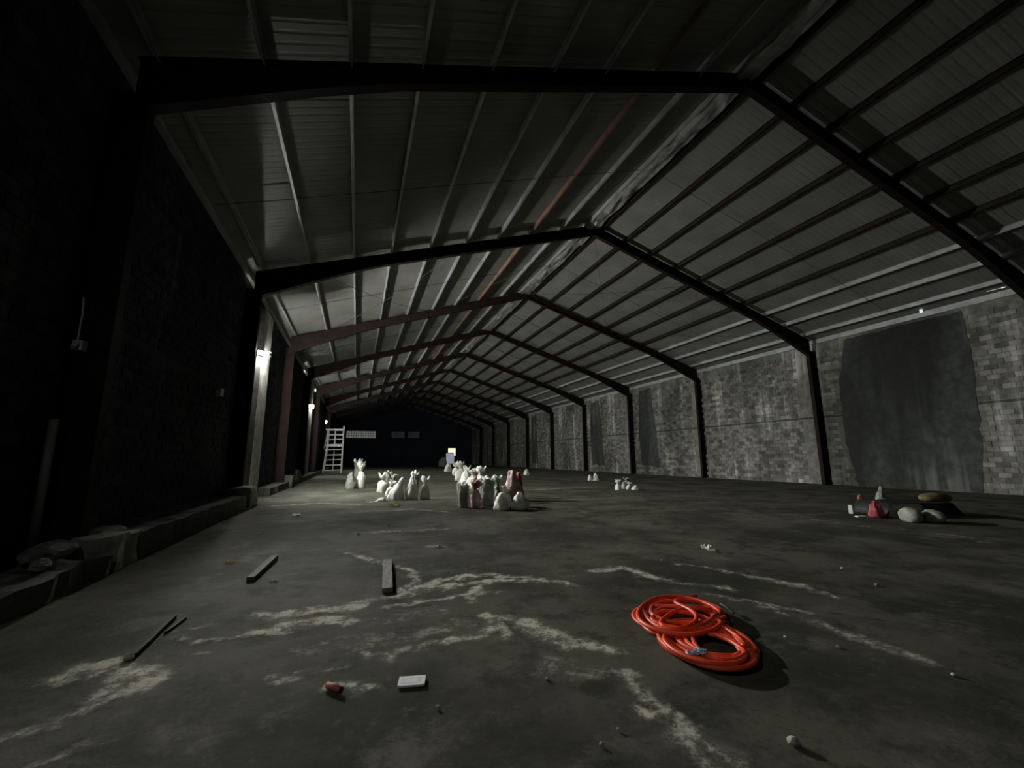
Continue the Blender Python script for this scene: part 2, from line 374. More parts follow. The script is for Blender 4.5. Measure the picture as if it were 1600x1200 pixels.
# ------------------------------------------------------------ steel portal frames
ORD = {-1: 'portal frame right above the viewpoint', 0: 'nearest portal frame, crossing the top of the photo', 1: 'second portal frame, its left knee beside the nearest lamp',
       2: 'third portal frame, just beyond the nearest lamp', 3: 'fourth portal frame, at the second lamp', 4: 'fifth portal frame, past the second lamp',
       5: 'sixth portal frame, at the farthest lamp', 6: 'seventh portal frame, past the farthest lamp', 7: 'eighth portal frame, third from the far gable', 8: 'ninth portal frame, second from the far gable', 9: 'tenth portal frame, last before the far gable'}
XCL, XCR = -3.70, 23.75
def rafter_mesh(side):
    xk = XCL if side < 0 else XCR
    def depth(x):
        d = abs(x-xk); return .46 + .5*max(0, 1-d/3.6)
    N = 10; xsn = [XM + (xk-XM)*i/N for i in range(N+1)]
    b = MB(); tw, fw, ft = .006, .105, .014
    def strip(zt, zb, hw):
        n = len(b.v); v, f = [], []
        for x in xsn:
            for y in (-hw, hw):
                v += [(x, y, zt(x)), (x, y, zb(x))]
        for i in range(N):
            q = i*4; r = q+4
            f += [(q, r, r+1, q+1), (q+2, q+3, r+3, r+2), (q, q+2, r+2, r), (q+1, r+1, r+3, q+3)]
        f += [(0, 1, 3, 2), (4*N, 4*N+2, 4*N+3, 4*N+1)]
        b.add(v, f)
    top = lambda x: roof_z(x)+.22
    strip(top, lambda x: top(x)-ft, fw)
    strip(lambda x: top(x)-ft, lambda x: top(x)-depth(x)+ft, tw)
    strip(lambda x: top(x)-depth(x)+ft, lambda x: top(x)-depth(x), fw)
    return b.mesh('rafter', M['oxide'])
def column_mesh(side):
    b = MB(); w0, w1 = .17, .25; z1 = HE+.1
    b.box(-w1, -w1+.014, -.1, .1, 0, z1-.5).box(w1-.014, w1, -.1, .1, 0, z1-.5).box(-w1+.014, w1-.014, -.006, .006, 0, z1-.45)
    b.box(-.2, .2, -.16, .16, 0, .02)
    return b.mesh('column', M['oxide'])
RM = {s: rafter_mesh(s) for s in (-1, 1)}; CM = column_mesh(1)
plate = MB()
plate.box(-.012, .012, -.1, .1, -.28, .25); PLM = plate.mesh('splice_plate', M['oxide'])
stf = MB().box(-.2, .2, -.09, .09, -.012, .012).mesh('stiffener', M['oxide'])
for k in range(-1, 10):
    y = Y0+S*k
    t = thing('portal_frame', 'dark red oxide steel ' + ORD[k], 'steel frame', (0, y, 0)); t['kind'] = 'structure'
    link('rafter', RM[-1], t); link('rafter', RM[1], t)
    link('column', CM, t, (XCL, 0, 0)); link('column', CM, t, (XCR, 0, 0))
    link('splice_plate', PLM, t, (XM, 0, HR)); link('splice_plate', PLM, t, (XM-6.5, 0, roof_z(XM-6.5)), scale=(1, 1, .95)); link('splice_plate', PLM, t, (XM+6.5, 0, roof_z(XM+6.5)), scale=(1, 1, .95))
    link('stiffener', stf, t, (XCL, 0, 6.95)); link('stiffener', stf, t, (XCR, 0, 6.95))

# ------------------------------------------------------------ roof: sheets on purlins
sheet_w = S/8
def sheet_mesh(side, v):
    rnd = random.Random(v*7+side)
    x1 = XM; x0 = XL-.5 if side < 0 else XR+.5
    prof = []; n = 5; y = 0; p = sheet_w/n
    for i in range(n):
        prof += [(i*p, 0), (i*p+p*.62, 0), (i*p+p*.72, .007), (i*p+p*.90, .007)]
    prof.append((sheet_w+.02, 0))
    b = MB(); off = rnd.uniform(-.006, .01); m = 2; v_, f_ = [], []
    X = [x1, (x1+x0)/2, x0]
    for i, x in enumerate(X):
        for (yy, zz) in prof: v_.append((x, yy, roof_z(x)+.43+zz+off*.4))
    q = len(prof)
    for i in range(m):
        for j in range(q-1): f_.append((i*q+j, (i+1)*q+j, (i+1)*q+j+1, i*q+j+1))
    b.add(v_, f_); return b.mesh('roof_sheet', M['roof'])
SM = {(s, v): sheet_mesh(s, v) for s in (-1, 1) for v in range(4)}
ceil = MB().prism([(XM-.35, HR+.50-.35*SL), (XM, HR+.50), (XM+.35, HR+.50-.35*SL), (XM+.35, HR+.53-.35*SL), (XM, HR+.55), (XM-.35, HR+.53-.35*SL)], 'y', YB, YF).build('ceiling', M['roof'])
struct(ceil, 'pitched sheet metal roof on long purlins')
nb = round((YF-YB)/sheet_w)
for s in (-1, 1):
    for i in range(nb): link('roof_sheet', SM[(s, random.randrange(4))], ceil, (0, YB+i*sheet_w, 0))
def purlin(x, m, side):
    # C section, open side away from the ridge
    b = MB(); h, w, t = .2, .07, .006; z = roof_z(x)+.215; d = -side
    b.box(x-t/2, x+t/2, YB, YF, z, z+h)
    b.box(x, x-d*w, YB, YF, z, z+t); b.box(x, x-d*w, YB, YF, z+h-t, z+h)
    b.box(x-d*w, x-d*(w-t), YB, YF, z, z+.02)
    return b.build('purlin', m, ceil)
for i, x in enumerate(PUR_L):
    o = purlin(x, M['oxide_light'] if i == 7 else M['galv'], 1)
    if i == 7: o['label'] = 'faded red painted purlin among grey ones'
for i, x in enumerate(PUR_R): purlin(x, M['galv'] if i >= 7 else M['oxide_purlin'], -1)
# crumpled foil hanging along the ridge
b = MB(); v, f = [], []; n = int((YF-YB)/.25)
for i in range(n+1):
    y = YB+i*.25
    for j in range(5):
        u = j/4; x = XM-.42+.62*u
        z = roof_z(x)+.16 - .09*math.sin(u*PI) + .10*noise.noise((x*3, y*1.6, 2)) + .04*noise.noise((x*7, y*5, 5))
        v.append((x+.07*noise.noise((y*1.3, j, 0)), y, z))
for i in range(n):
    for j in range(4): f.append((i*5+j, i*5+j+1, i*5+6+j, i*5+5+j))
b.add(v, f); rf = b.build('ridge_foil', M['flash'], ceil); rf['label'] = 'crumpled pale foil strip along the ridge'
# eaves gutters angle along both walls
MB().prism([(XL, HE+.03), (XL+.12, HE+.03), (XL+.12, HE+.06), (XL+.03, HE+.06), (XL+.03, HE+.3), (XL, HE+.3)], 'y', YB, YF).build('eaves_angle', M['galv'], ceil)
MB().prism([(XR, HE+.03), (XR-.12, HE+.03), (XR-.12, HE+.06), (XR-.03, HE+.06), (XR-.03, HE+.3), (XR, HE+.3)], 'y', YB, YF).build('eaves_angle', M['galv'], ceil)
# rod bracing in the roof plane and sag rods
for k in (1, 3, 6):
    y = Y0+S*k
    for (xa, xb) in ((XM, 16.1), (16.1, 22.5), (XM, 3.8), (3.8, -2)):
        for (ya, yb) in ((y, y+S), (y+S, y)):
            pts = []
            for i in range(9):
                u = i/8; x = xa+(xb-xa)*u; pts.append((x, ya+(yb-ya)*u, roof_z(x)+.1-.25*math.sin(u*PI)))
            MB().tube(pts, .009, 4).build('brace_rod', M['bracing'], ceil)
for k in range(-1, 8):
    for u in (.5,):
        y = Y0+S*(k+u)
        for side in (-1, 1):
            pts = [(x, y+.05*noise.noise((x, y, 0)), roof_z(x)+.24) for x in ([XM+side*i*1.38 for i in range(0, 11)])]
            MB().tube(pts, .012, 4).build('sag_rod', M['bracing'], ceil)
# glowing slips stand in for bright streaks under the right eaves
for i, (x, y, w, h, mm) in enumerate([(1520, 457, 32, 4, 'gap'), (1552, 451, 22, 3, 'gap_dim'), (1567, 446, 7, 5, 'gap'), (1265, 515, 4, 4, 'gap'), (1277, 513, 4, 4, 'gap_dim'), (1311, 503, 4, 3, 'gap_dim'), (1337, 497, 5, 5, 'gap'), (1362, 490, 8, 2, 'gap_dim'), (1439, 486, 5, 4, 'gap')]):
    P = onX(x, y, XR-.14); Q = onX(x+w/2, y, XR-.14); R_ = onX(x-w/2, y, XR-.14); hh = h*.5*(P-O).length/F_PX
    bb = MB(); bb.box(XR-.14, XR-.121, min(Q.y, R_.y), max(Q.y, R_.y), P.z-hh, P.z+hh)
    struct(bb.build('window_%d' % (i+10), M[mm]), 'small glowing slip under the right eaves', None)
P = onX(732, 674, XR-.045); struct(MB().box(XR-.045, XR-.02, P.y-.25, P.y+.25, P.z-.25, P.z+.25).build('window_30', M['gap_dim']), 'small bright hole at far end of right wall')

# far gable: grilled vent windows and the lit doorway
def vent(n, x0, x1, y0, y1, m, nb_, label):
    a, c = onY(x0, y1, YF), onY(x1, y0, YF)
    w = MB().box(a.x, c.x, YF-.05, YF-.01, a.z, c.z).build('window_%d' % n, M[m]); struct(w, label)
    fr = MB(); t = .1
    fr.box(a.x-t, c.x+t, YF-.14, YF-.02, a.z-t, a.z).box(a.x-t, c.x+t, YF-.14, YF-.02, c.z, c.z+t).box(a.x-t, a.x, YF-.14, YF-.02, a.z, c.z).box(c.x, c.x+t, YF-.14, YF-.02, a.z, c.z)
    fr.build('window_frame', M['frame_dark'], w)
    for i in range(1, nb_):
        x = a.x+(c.x-a.x)*i/nb_; MB().box(x-.05, x+.05, YF-.12, YF-.06, a.z, c.z).build('mullion', M['frame_dark'], w)
    for j in (1, 2):
        z = a.z+(c.z-a.z)*j/3; MB().box(a.x, c.x, YF-.11, YF-.06, z-.04, z+.04).build('slat', M['frame_dark'], w)
vent(1, 541, 587, 674, 684, 'pane1', 12, 'long pale grilled vent high on the far gable beside the scaffold')
vent(2, 612, 632, 675, 684, 'pane2', 5, 'dim bluish vent in the middle of the far gable')
vent(3, 638, 655, 675, 684, 'pane2', 5, 'dimmest vent, right of the middle on the far gable')
a, c = onY(696.5, 727.5, YF), onY(712, 700, YF); mid = onY(700, 708, YF)
d = MB().box(a.x, c.x, YF-.06, YF-.02, 0.0, c.z).build('door_1', M['frame_dark']); struct(d, 'doorway at the far end glowing pale yellow above a lilac sheet')
MB().box(a.x+.45, c.x-.05, YF-.12, YF-.07, mid.z+.15, c.z-.05).build('lit_opening', M['door_lit'], d)
MB().box(c.x-.5, c.x-.05, YF-.12, YF-.07, mid.z-.6, mid.z+.15).build('lit_opening', M['door_lit'], d)
MB().box(a.x, c.x-.35, YF-.18, YF-.08, .25, mid.z-.05).build('door_sheet', M['door_panel'], d)
fr = MB().box(a.x-.15, a.x, YF-.2, YF-.02, 0, c.z+.15).box(c.x, c.x+.15, YF-.2, YF-.02, 0, c.z+.15).box(a.x, c.x, YF-.2, YF-.02, c.z, c.z+.15)
fr.build('door_frame', M['frame_dark'], d)

# ------------------------------------------------------------ lamps
lens_mats = [[mat('lit_lamp_lens', (.9, .9, .9), .5, emit=(*LAMP_COL, h[1]*k*(1.5 if i < 3 else 1.2))) for a, h in enumerate(HEADS if i < 3 else HEADS_NEAR)] for i, k in enumerate((*DIM, 1))]
fill_bulb_mat = mat('fill_bulb_glass', (.9, .9, .9), .5, emit=(*LAMP_COL, 1500.0))  # added bare bulb that brightens the pier below each lamp
LN = ['nearest and brightest wall lamp on the left wall', 'middle one of the three lamps along the left wall', 'farthest wall lamp, just above the scaffold', 'wall lamp level with the viewpoint, beyond the left edge of the photo']
for i, P in enumerate(LAMPS):
    t = thing('wall_lamp', 'small glaring white ' + LN[i], 'lamp', (P.x, P.y, P.z))
    MB().tube([(XL-P.x, .18, .02), (-.05, .18, .02), (0, .1, .02), (0, .07, .01)], .014, 6).build('bracket', M['lamp_body'], t)
    for h, (dr, pw, vis) in enumerate(HEADS if i < 3 else HEADS_NEAR):
        N = Vector(dr).normalized(); U = N.cross(Vector((0, 0, 1))).normalized(); V = U.cross(N)
        Rm = Matrix.Translation((.0, .1 - .2*h, .05*h)) @ Matrix((U, N, V)).transposed().to_4x4(); hx, hz, gap = (.18, .06, .07) if h == 0 and i < 3 else (.18, .06, .005) if i < 3 else (.14, .10, .005)
        hd = MB().box(-hx-.02, hx+.02, -.09, -.004, -hz-.02, hz+gap).build('lamp_head', M['lamp_body'], t); hd.matrix_local = Rm
        MB().box(-hx, hx, -.004, 0, -hz, hz).build('lit_lens', lens_mats[i][h], hd)
        if h == 1: MB().box(-hx-.02, hx+.02, -.01, vis, -hz-.012, -hz-.005).build('lower_light_baffle', M['lamp_body'], hd)
        MB().box(-hx-.02, hx+.02, -.01, vis, hz+gap, hz+gap+.007).build('light_baffle', M['lamp_body'], hd)  # hood and lip added to cut the steep light
    if i < 3: MB().tube([(.10, -.06, -.20), (.10, -.06, -.18), (.10, -.06, -.15), (.10, -.06, -.12), (.10, -.06, -.11)], [.004, .026, .034, .024, .012], 10).build('fill_bulb', fill_bulb_mat, t, True); MB().tube([(.10, -.06, -.11), (.09, -.05, -.05), (.0, .1, -.02)], .014, 6).build('fill_bulb_holder', M['lamp_body'], t)
    cb = [(-.05, .18, 0), (-.09, .15, -.25), (-.12, .13, -.8), (-.1, .12, -1.3), (-.14, .12, -1.9), (-.17, .12, -2.6), (-.2, .12, -3.2)]
    MB().tube(cb, .015, 6).build('cable', M['wire'], t)

# ------------------------------------------------------------ kerb along the left wall
def rough_box(x0, x1, y0, y1, z0, z1, amp, step, m, name, parent=None, seed=0):
    b = bmesh.new(); nx_, ny_, nz_ = [max(1, int(round(q/step))) for q in (x1-x0, y1-y0, z1-z0)]
    bmesh.ops.create_cube(b, size=1)
    me = bpy.data.meshes.new(name)
    b.free(); mb = MB()
    def face(o_, u, v, nu, nv):
        vv_, ff_ = [], []
        for i in range(nu+1):
            for j in range(nv+1): vv_.append(Vector(o_)+Vector(u)*i/nu+Vector(v)*j/nv)
        for i in range(nu):
            for j in range(nv): q = i*(nv+1)+j; ff_.append((q, q+1, q+nv+2, q+nv+1))
        mb.add(vv_, ff_)
    dx, dy, dz = (x1-x0, 0, 0), (0, y1-y0, 0), (0, 0, z1-z0)
    face((x0, y0, z0), dx, dy, nx_, ny_); face((x0, y0, z1), dx, dy, nx_, ny_)
    face((x0, y0, z0), dx, dz, nx_, nz_); face((x0, y1, z0), dx, dz, nx_, nz_)
    face((x0, y0, z0), dy, dz, ny_, nz_); face((x1, y0, z0), dy, dz, ny_, nz_)
    out = []
    for p in mb.v:
        q = Vector(p); nn = Vector([noise.noise((q.x*2.3+seed, q.y*2.3, q.z*2.3+j*7)) + .4*noise.noise((q.x*7+seed, q.y*7, q.z*7+j*7)) for j in range(3)])
        q += nn*amp
        if p[2] == z0: q.z = z0
        out.append(tuple(q))
    mb.v = out
    bpy.data.meshes.remove(me)
    me = bpy.data.meshes.new(name); me.from_pydata(mb.v, [], mb.f); bm = bmesh.new(); bm.from_mesh(me)
    bmesh.ops.remove_doubles(bm, verts=bm.verts, dist=1e-4); bmesh.ops.recalc_face_normals(bm, faces=bm.faces); bm.to_mesh(me); bm.free()
    me.materials.append(m); o = bpy.data.objects.new(name, me); C.objects.link(o); o.parent = parent; return o
kb = rough_box(XL+.02, -3.05, 8.3, 15.1, 0, .40, .05, .16, M['kerb'], 'trim_1'); struct(kb, 'long broken concrete kerb at the foot of the left wall')
rough_box(-3.65, -3.0, 15.2, 16.3, 0, .62, .07, .12, M['kerb_light'], 'kerb_end_block', kb, 4)['label'] = 'pale upright block ending the near kerb'
rough_box(-3.5, -3.02, 7.5, 8.25, 0, .46, .07, .12, M['kerb_light'], 'broken_block', kb, 6)['label'] = 'pale broken block at the kerb gap'
rough_box(-3.7, -3.0, .8, 7.4, 0, .26, .10, .16, M['kerb'], 'low_kerb', kb, 8)
rough_box(XL+.02, -3.25, 20, 60, 0, .3, .05, .4, M['kerb'], 'far_kerb', kb, 12)
rough_box(-3.7, -3.3, 28.5, 30.5, 0, .8, .1, .3, M['kerb'], 'broken_block', kb, 16)
rough_box(-3.7, -3.1, 25.0, 26.4, 0, .6, .1, .3, M['kerb'], 'broken_block', kb, 17)
def stone(x, y, z, sx, sy, sz, rz, m, label, cat='stone', name='rubble_stone', seed=0, amp=.22, group=None):
    bm = bmesh.new(); bmesh.ops.create_icosphere(bm, subdivisions=3, radius=1)
    for v in bm.verts:
        q = v.co.copy(); k = 1+amp*noise.noise(q*1.3+Vector((seed, 0, 0)))+amp*.5*noise.noise(q*3+Vector((seed, 5, 0)))
        q = q*k; q.z = max(q.z, -.75); v.co = Vector((q.x*sx, q.y*sy, (q.z+.75)*sz))
    me = bpy.data.meshes.new(name); bm.to_mesh(me); bm.free(); me.materials.append(m)
    o = link(name, me, None, (x, y, z), (0, 0, rz)); return tag(o, label, cat, group)
for i, (px, py, L, w, h, lb) in enumerate([(150, 868, .55, .22, .14, 'long grey rubble slab lying behind the near kerb gap'), (70, 905, .5, .2, .12, 'grey rubble slab behind the near kerb, left of the longer slab'), (45, 988, .16, .09, .07, 'small rubble lump on the near kerb below the slabs')]):
    P = onX(px, py, -3.55 if i < 2 else -3.3)
    stone(P.x, P.y, .27, w, L, h, .1*i, M['rubble'], lb, seed=i*3+1)

# left wall fixtures
P = onX(342, 613, XL+.08)
t = thing('wall_box', 'small pale box on the dark left wall before the nearest lamp', 'box', (XL+.03, P.y, P.z))
MB().box(0, .12, -.14, .14, -.1, .1).build('box_body', M['box_grey'], t); MB().box(.121, .135, -.15, .15, -.11, .11).build('cover', M['box_grey'], t)
P = onX(118, 538, XL+.12)
t = thing('hanging_switch_box', 'dull grey box on a hanging wire, upper left dark wall', 'box', (XL+.14, P.y, P.z))
MB().box(-.05, .06, -.02, .12, -.08, .06).build('box_body', M['box_grey'], t); MB().tube([(0, .0, .05), (0, -.01, .2), (0, .0, .45), (-.02, 0, .7)], .012, 6).build('wire', M['box_grey'], t)
MB().tube([(0, -.01, .05), (0.01, -.05, .0), (0.0, -.1, -.06)], .03, 6).build('plug', M['box_grey'], t)
Pa, Pb = onX(88, 655, XL+.12), onX(65, 830, XL+.12)
o = MB().tube([(XL+.1, Pa.y, Pa.z), (XL+.1, Pa.y, .3)], .05, 10).build('drain_pipe', M['pvc'], None, True); tag(o, 'dull grey upright pipe against the dark left wall', 'pipe')
P = onX(495, 610, XL+.4); 
t = thing('junction_box', 'tiny bright box high above the middle lamp', 'box', (XL+.03, P.y, P.z)); MB().box(0, .3, -.2, .2, -.15, .15).build('box_body', M['white'], t); MB().box(.3, .33, -.2, .2, -.15, .15).build('cover', M['white'], t)

# ------------------------------------------------------------ scaffold tower far left
SY = 48.0
a, c = onY(504, 735, SY), onY(537, 670, SY)
w_ = c.x-a.x; hgt = c.z
t = thing('scaffold_tower', 'tall pale steel scaffold tower under the farthest lamp', 'scaffold', (a.x, SY, 0))
for (lx, ly, ex) in ((0, 0, 0), (w_, 0, .35), (0, 1.3, 0), (w_, 1.3, .35), (w_*.55, 0, 0)):
    MB().tube([(lx, ly, 0 if lx != w_*.55 else hgt*.6), (lx + (.25 if lx == 0 else 0), ly, hgt*.55 if lx != w_*.55 else hgt*.8), (lx+(.3 if lx == 0 else 0), ly, hgt+ex)], .075, 6).build('standard', M['scaffold'], t)
for i in range(9):
    z = hgt*(.06+.115*i)
    MB().tube([(.1, 0, z), (w_, 0, z+.05)], .05, 6).build('rung', M['scaffold'], t)
    if i % 2: MB().tube([(.1, 1.3, z), (w_, 1.3, z)], .05, 6).build('rung', M['scaffold'], t)
for z in (hgt*.05, hgt*.52, hgt*.98):
    MB().tube([(.1, 0, z), (.1, 1.3, z)], .05, 6).build('ledger', M['scaffold'], t); MB().tube([(w_, 0, z), (w_, 1.3, z)], .05, 6).build('ledger', M['scaffold'], t)
MB().box(.1, w_-.05, .05, 1.2, hgt*.965, hgt*.985).build('platform', M['scaffold'], t)
MB().box(.1, w_-.05, .05, 1.2, hgt*.60, hgt*.615).build('platform', M['scaffold'], t)
MB().tube([(0, -.03, hgt*.55), (.25, -.03, hgt*.95)], .04, 6).build('brace', M['scaffold'], t)
MB().tube([(w_*.55, -.03, hgt*.05), (w_*.55, -.03, hgt*.5)], .04, 6).build('brace', M['scaffold'], t)

# ------------------------------------------------------------ sacks
def sack_mesh(name, w, d, h, seed, kind, m):
    """standing sack: pinched neck ('tied'), open crumpled mouth ('open'), heaped bag ('slump'), pointed cloth ('point')"""
    prof = {'tied': [(0, .0), (.42, .0), (.5, .06), (.52, .22), (.46, .42), (.34, .56), (.2, .65), (.12, .69), (.18, .76), (.32, .88), (.42, 1.0), (.16, .90), (0, .8)],
            'open': [(0, 0), (.42, 0), (.5, .06), (.5, .3), (.47, .55), (.45, .75), (.47, .9), (.52, 1.0), (.4, .93), (.2, .85), (0, .83)],
            'slump': [(0, 0), (.48, 0), (.56, .1), (.52, .35), (.4, .6), (.28, .8), (.2, .92), (.08, 1.0), (0, 1.0)],
            'point': [(0, 0), (.5, 0), (.5, .08), (.44, .3), (.33, .52), (.21, .72), (.12, .88), (.05, .98), (0, 1.0)]}[kind]
    n = 28; rows = []
    for a_, b_ in zip(prof[:-1], prof[1:]):
        for k in range(3): rows.append((a_[0]+(b_[0]-a_[0])*k/3, a_[1]+(b_[1]-a_[1])*k/3))
    rows.append(prof[-1]); v, f = [], []
    for i, (r, z) in enumerate(rows):
        for k in range(n):
            a_ = 2*PI*k/n; fold = .10*(.4+z)*math.sin(a_*5+seed+z*3)*noise.noise((seed, z*2, k*.2)) + .10*z*z*math.sin(a_*5+seed*2)
            q = Vector((math.cos(a_)*r, math.sin(a_)*r, z)); nn = noise.noise(q*3+Vector((seed*3.1, 0, 0)))*.12+noise.noise(q*8+Vector((seed, 9, 0)))*.07
            rr = r*(1+fold*2) + (nn if r > .02 else 0)*min(1, r*4)
            v.append((math.cos(a_)*rr*w, math.sin(a_)*rr*d, max(0, z*h + (nn*h*.35 if z > .1 else 0) + (.09*h*math.sin(a_*3+seed*1.3) if kind in ('tied', 'open') and z > .85 and r > .3 else 0))))
    for i in range(len(rows)-1):
        for k in range(n): f.append((i*n+k, i*n+(k+1) % n, (i+1)*n+(k+1) % n, (i+1)*n+k))
    return MB().add(v, f).mesh(name, m, True)
def sack(px, py, w, h, kind, m, label, seed, rz=0, lean=(0, 0), group=None, z=0, cat='sack', name='woven_sack', off=(0, 0), d=None, tuft=None, part=None):
    P = fl(px, py); w *= .8; w = w if d is None else w; 
    t = thing(name, label, cat, (P.x+off[0], P.y+off[1], z), rz, group)
    o = link('sack_body', sack_mesh('sack_body', w, d or w*.85, h, seed, kind, M[m]), t, rot=(lean[0], lean[1], 0))
    if kind == 'tied':
        k = MB().tube([(math.cos(a)*.14*w, math.sin(a)*.13*w, .69*h) for a in [i*2*PI/10 for i in range(11)]], .012, 5, False); o2 = k.build('tie_string', M['wire'], t); o2.rotation_euler = (lean[0], lean[1], 0)
    if tuft:
        o3 = link('liner', sack_mesh('liner', w*.7, w*.6, h*.42, seed+5, 'slump', M[tuft]), t, (0, 0, h*.72), rot=(lean[0], lean[1], 1))
        o3['label'] = 'pale plastic liner bulging from the mouth'
    return t
G1, G2, G3, G4 = 'sacks in the small far cluster near the left wall', 'white sacks in the left middle cluster', 'sacks in the central cluster', 'sacks in the heap by the right wall'
# far left cluster
sack(548, 764, .62, .8, 'slump', 'sack_grey', 'low slumped grey sack, left end of the far left cluster', 1, group=G1)
sack(563, 763, .55, 1.25, 'tied', 'sack_white', 'tall tied white sack, right end of the far left cluster', 2, group=G1)
sack(559, 757, .6, 1.35, 'open', 'sack_grey', 'tall grey topped sack behind the tied white one in the far left cluster', 3, group=G1)
# left middle cluster
sack(598, 770, .62, .80, 'tied', 'sack_white', 'upright tied white sack, leftmost of the left middle cluster', 4, group=G2)
sack(607, 768, .45, .85, 'open', 'sack_grey', 'grey sack with torn mouth behind the leftmost white sack', 5, group=G2, off=(0, .8))
sack(597, 783, .45, .12, 'slump', 'sack_white', 'flat empty white sack lying in front of the left middle cluster', 6, d=.3, group=G2)
sack(607, 776, .34, .6, 'tied', 'sack_white', 'small bulging white sack just left of the big pointed one', 7, lean=(0, .25), group=G2)
sack(617, 772, .42, .75, 'tied', 'sack_grey', 'grey tied sack half hidden behind the big pointed one', 8, group=G2, off=(0, .9))
sack(622, 781, .66, .86, 'point', 'sack_white', 'big white sack leaning to a point, left half of the pair', 9, lean=(0, .3), group=G2, off=(-.12, 0))
sack(644, 781, .55, 1.02, 'point', 'sack_white', 'tall pointed white sack, right half of the leaning pair', 10, group=G2, off=(0, .1))
sack(664, 780, .45, .78, 'tied', 'sack_white', 'slim tied white sack, right end of the left middle cluster', 11, group=G2)
sack(650, 770, .42, .85, 'open', 'sack_grey', 'grey sack with open mouth behind the slim white one', 12, group=G2, tuft='sack_white', off=(0, .3))
# central cluster
sack(724, 793, .43, .72, 'open', 'sack_grey', 'grey green rounded sack, left end of the central cluster', 13, group=G3)
sack(743, 794, .47, .8, 'tied', 'sack_pink', 'faded pink sack with red neck in the front of the central cluster', 14, group=G3, tuft='sack_red')
sack(760, 791, .6, .82, 'open', 'sack_grey', 'broad grey green sack right of the pink one', 15, group=G3, tuft='sack_white')
sack(771, 787, .5, .85, 'tied', 'sack_grey', 'grey tied sack with white frayed mouth, right of the broad one', 16, group=G3, off=(.25, .35))
sack(784, 781, .42, .45, 'slump', 'sack_grey', 'small low grey sack between the two halves of the central cluster', 17, group=G3)
sack(803, 784, .75, 1.05, 'slump', 'sack_pink', 'bulky red and pink sack standing behind the low white sacks', 18, group=G3, off=(.05, .3))
sack(811, 783, .5, .95, 'slump', 'sack_red', 'red sack, rightmost standing one of the central cluster', 181, group=G3, off=(.28, .85))
sack(784, 797, .55, .5, 'slump', 'sack_white', 'crumpled low white sack at the front right of the central cluster', 19, group=G3)
sack(813, 796, .58, .5, 'slump', 'sack_white', 'crumpled low white sack at the far right of the central cluster', 20, group=G3)
sack(797, 795, .5, .6, 'tied', 'sack_white', 'white tied sack squeezed between the two crumpled low ones', 201, group=G3, off=(0, .42))
sack(713, 743, .9, .95, 'tied', 'sack_white', 'small distant white sack, the farthest behind the central cluster', 21, group=G3, off=(0, 0))
sack(719, 752, .8, 1.2, 'tied', 'sack_white', 'distant tall white sack just behind the central cluster on its left', 22, group=G3)
sack(728, 760, .8, .85, 'slump', 'sack_white', 'white slumped sack behind the grey green one', 23, group=G3)
sack(738, 765, .75, .95, 'tied', 'sack_white', 'white tied sack directly behind the pink sack', 24, group=G3, off=(.1, .3))
sack(751, 767, .75, 1.05, 'tied', 'sack_white', 'white sack with flared mouth behind the broad grey one', 25, group=G3)
sack(742, 762, .6, 1.0, 'tied', 'sack_white', 'white sack in the back row between two flared ones', 26, group=G3, off=(.1, 2.2))
sack(700, 737, .9, .9, 'slump', 'sack_white', 'tiny pale sack on the floor below the lit doorway', 27)
sack(692, 729, 1.8, 1.6, 'slump', 'sack_grey', 'dim pale bundle on the floor left of the lit doorway', 28)
# singles along the right wall
sack(823, 743, .6, .55, 'slump', 'sack_white', 'lone white sack on the open floor before the right wall', 30)
sack(922, 751, .35, .38, 'slump', 'sack_white', 'smaller left one of two white sacks before the right wall', 31)
sack(931, 751, .5, .52, 'point', 'sack_white', 'pointed right one of two white sacks before the right wall', 32)
for i, (x, y, w, h, k, mm, lb) in enumerate([(966, 766, .38, .45, 'tied', 'sack_white', 'upright tied white sack, left end of the low heap before the right wall'), (976, 764, .4, .35, 'slump', 'sack_grey', 'grey sack second from left in the low heap before the right wall'),
        (984, 765, .4, .33, 'tied', 'sack_white', 'white tied sack in the middle of the low heap before the right wall'), (993, 766, .42, .22, 'slump', 'sack_white', 'flat white sack, right end of the low heap before the right wall'),
        (979, 760, .45, .42, 'tied', 'sack_grey', 'dull sack at the back of the low heap before the right wall')]):
    sack(x, y, w, h, k, mm, lb, 40+i, group='low heap of sacks before the right wall')

# ------------------------------------------------------------ dark pile on the right: sacks under a board and tarpaulin
P1, P2 = fl(1392, 812), fl(1485, 812)
def lying(px, py, L, r, m, label, rz, seed, z=0, tilt=0, cat='sack', name='woven_sack', flat=.8):
    P = fl(px, py); bm = bmesh.new(); bmesh.ops.create_icosphere(bm, subdivisions=4, radius=1)
    for v in bm.verts:
        q = v.co.copy(); e = abs(q.x)**2.2; k = 1+.12*noise.noise(q*2+Vector((seed, 0, 0)))+.05*noise.noise(q*6+Vector((seed, 3, 0)))
        y = math.copysign(abs(q.y)**.8, q.y); v.co = Vector((q.x*L/2, y*r*k, max(-.75, q.z*k)*r*flat+.75*r*flat))
    me_ = bpy.data.meshes.new(name); bm.to_mesh(me_); bm.free(); me_.materials.append(M[m]); me_.polygons.foreach_set('use_smooth', [True]*len(me_.polygons))
    t = thing(name, label, cat, (P.x, P.y, z), rz); link('sack_body', me_, t, rot=(0, tilt, 0)); 
    return t
g = 'things piled on the dark floor at right'
def setg(o): o['group'] = g; return o
setg(lying(1424, 815, .62, .17, 'sack_grey', 'pale full sack lying under the dark sheet, left one of two', .95, 61, flat=1.05))
setg(lying(1460, 816, .62, .16, 'sack_grey', 'pale full sack lying under the dark sheet, right one of two', .95, 62, flat=1.0))
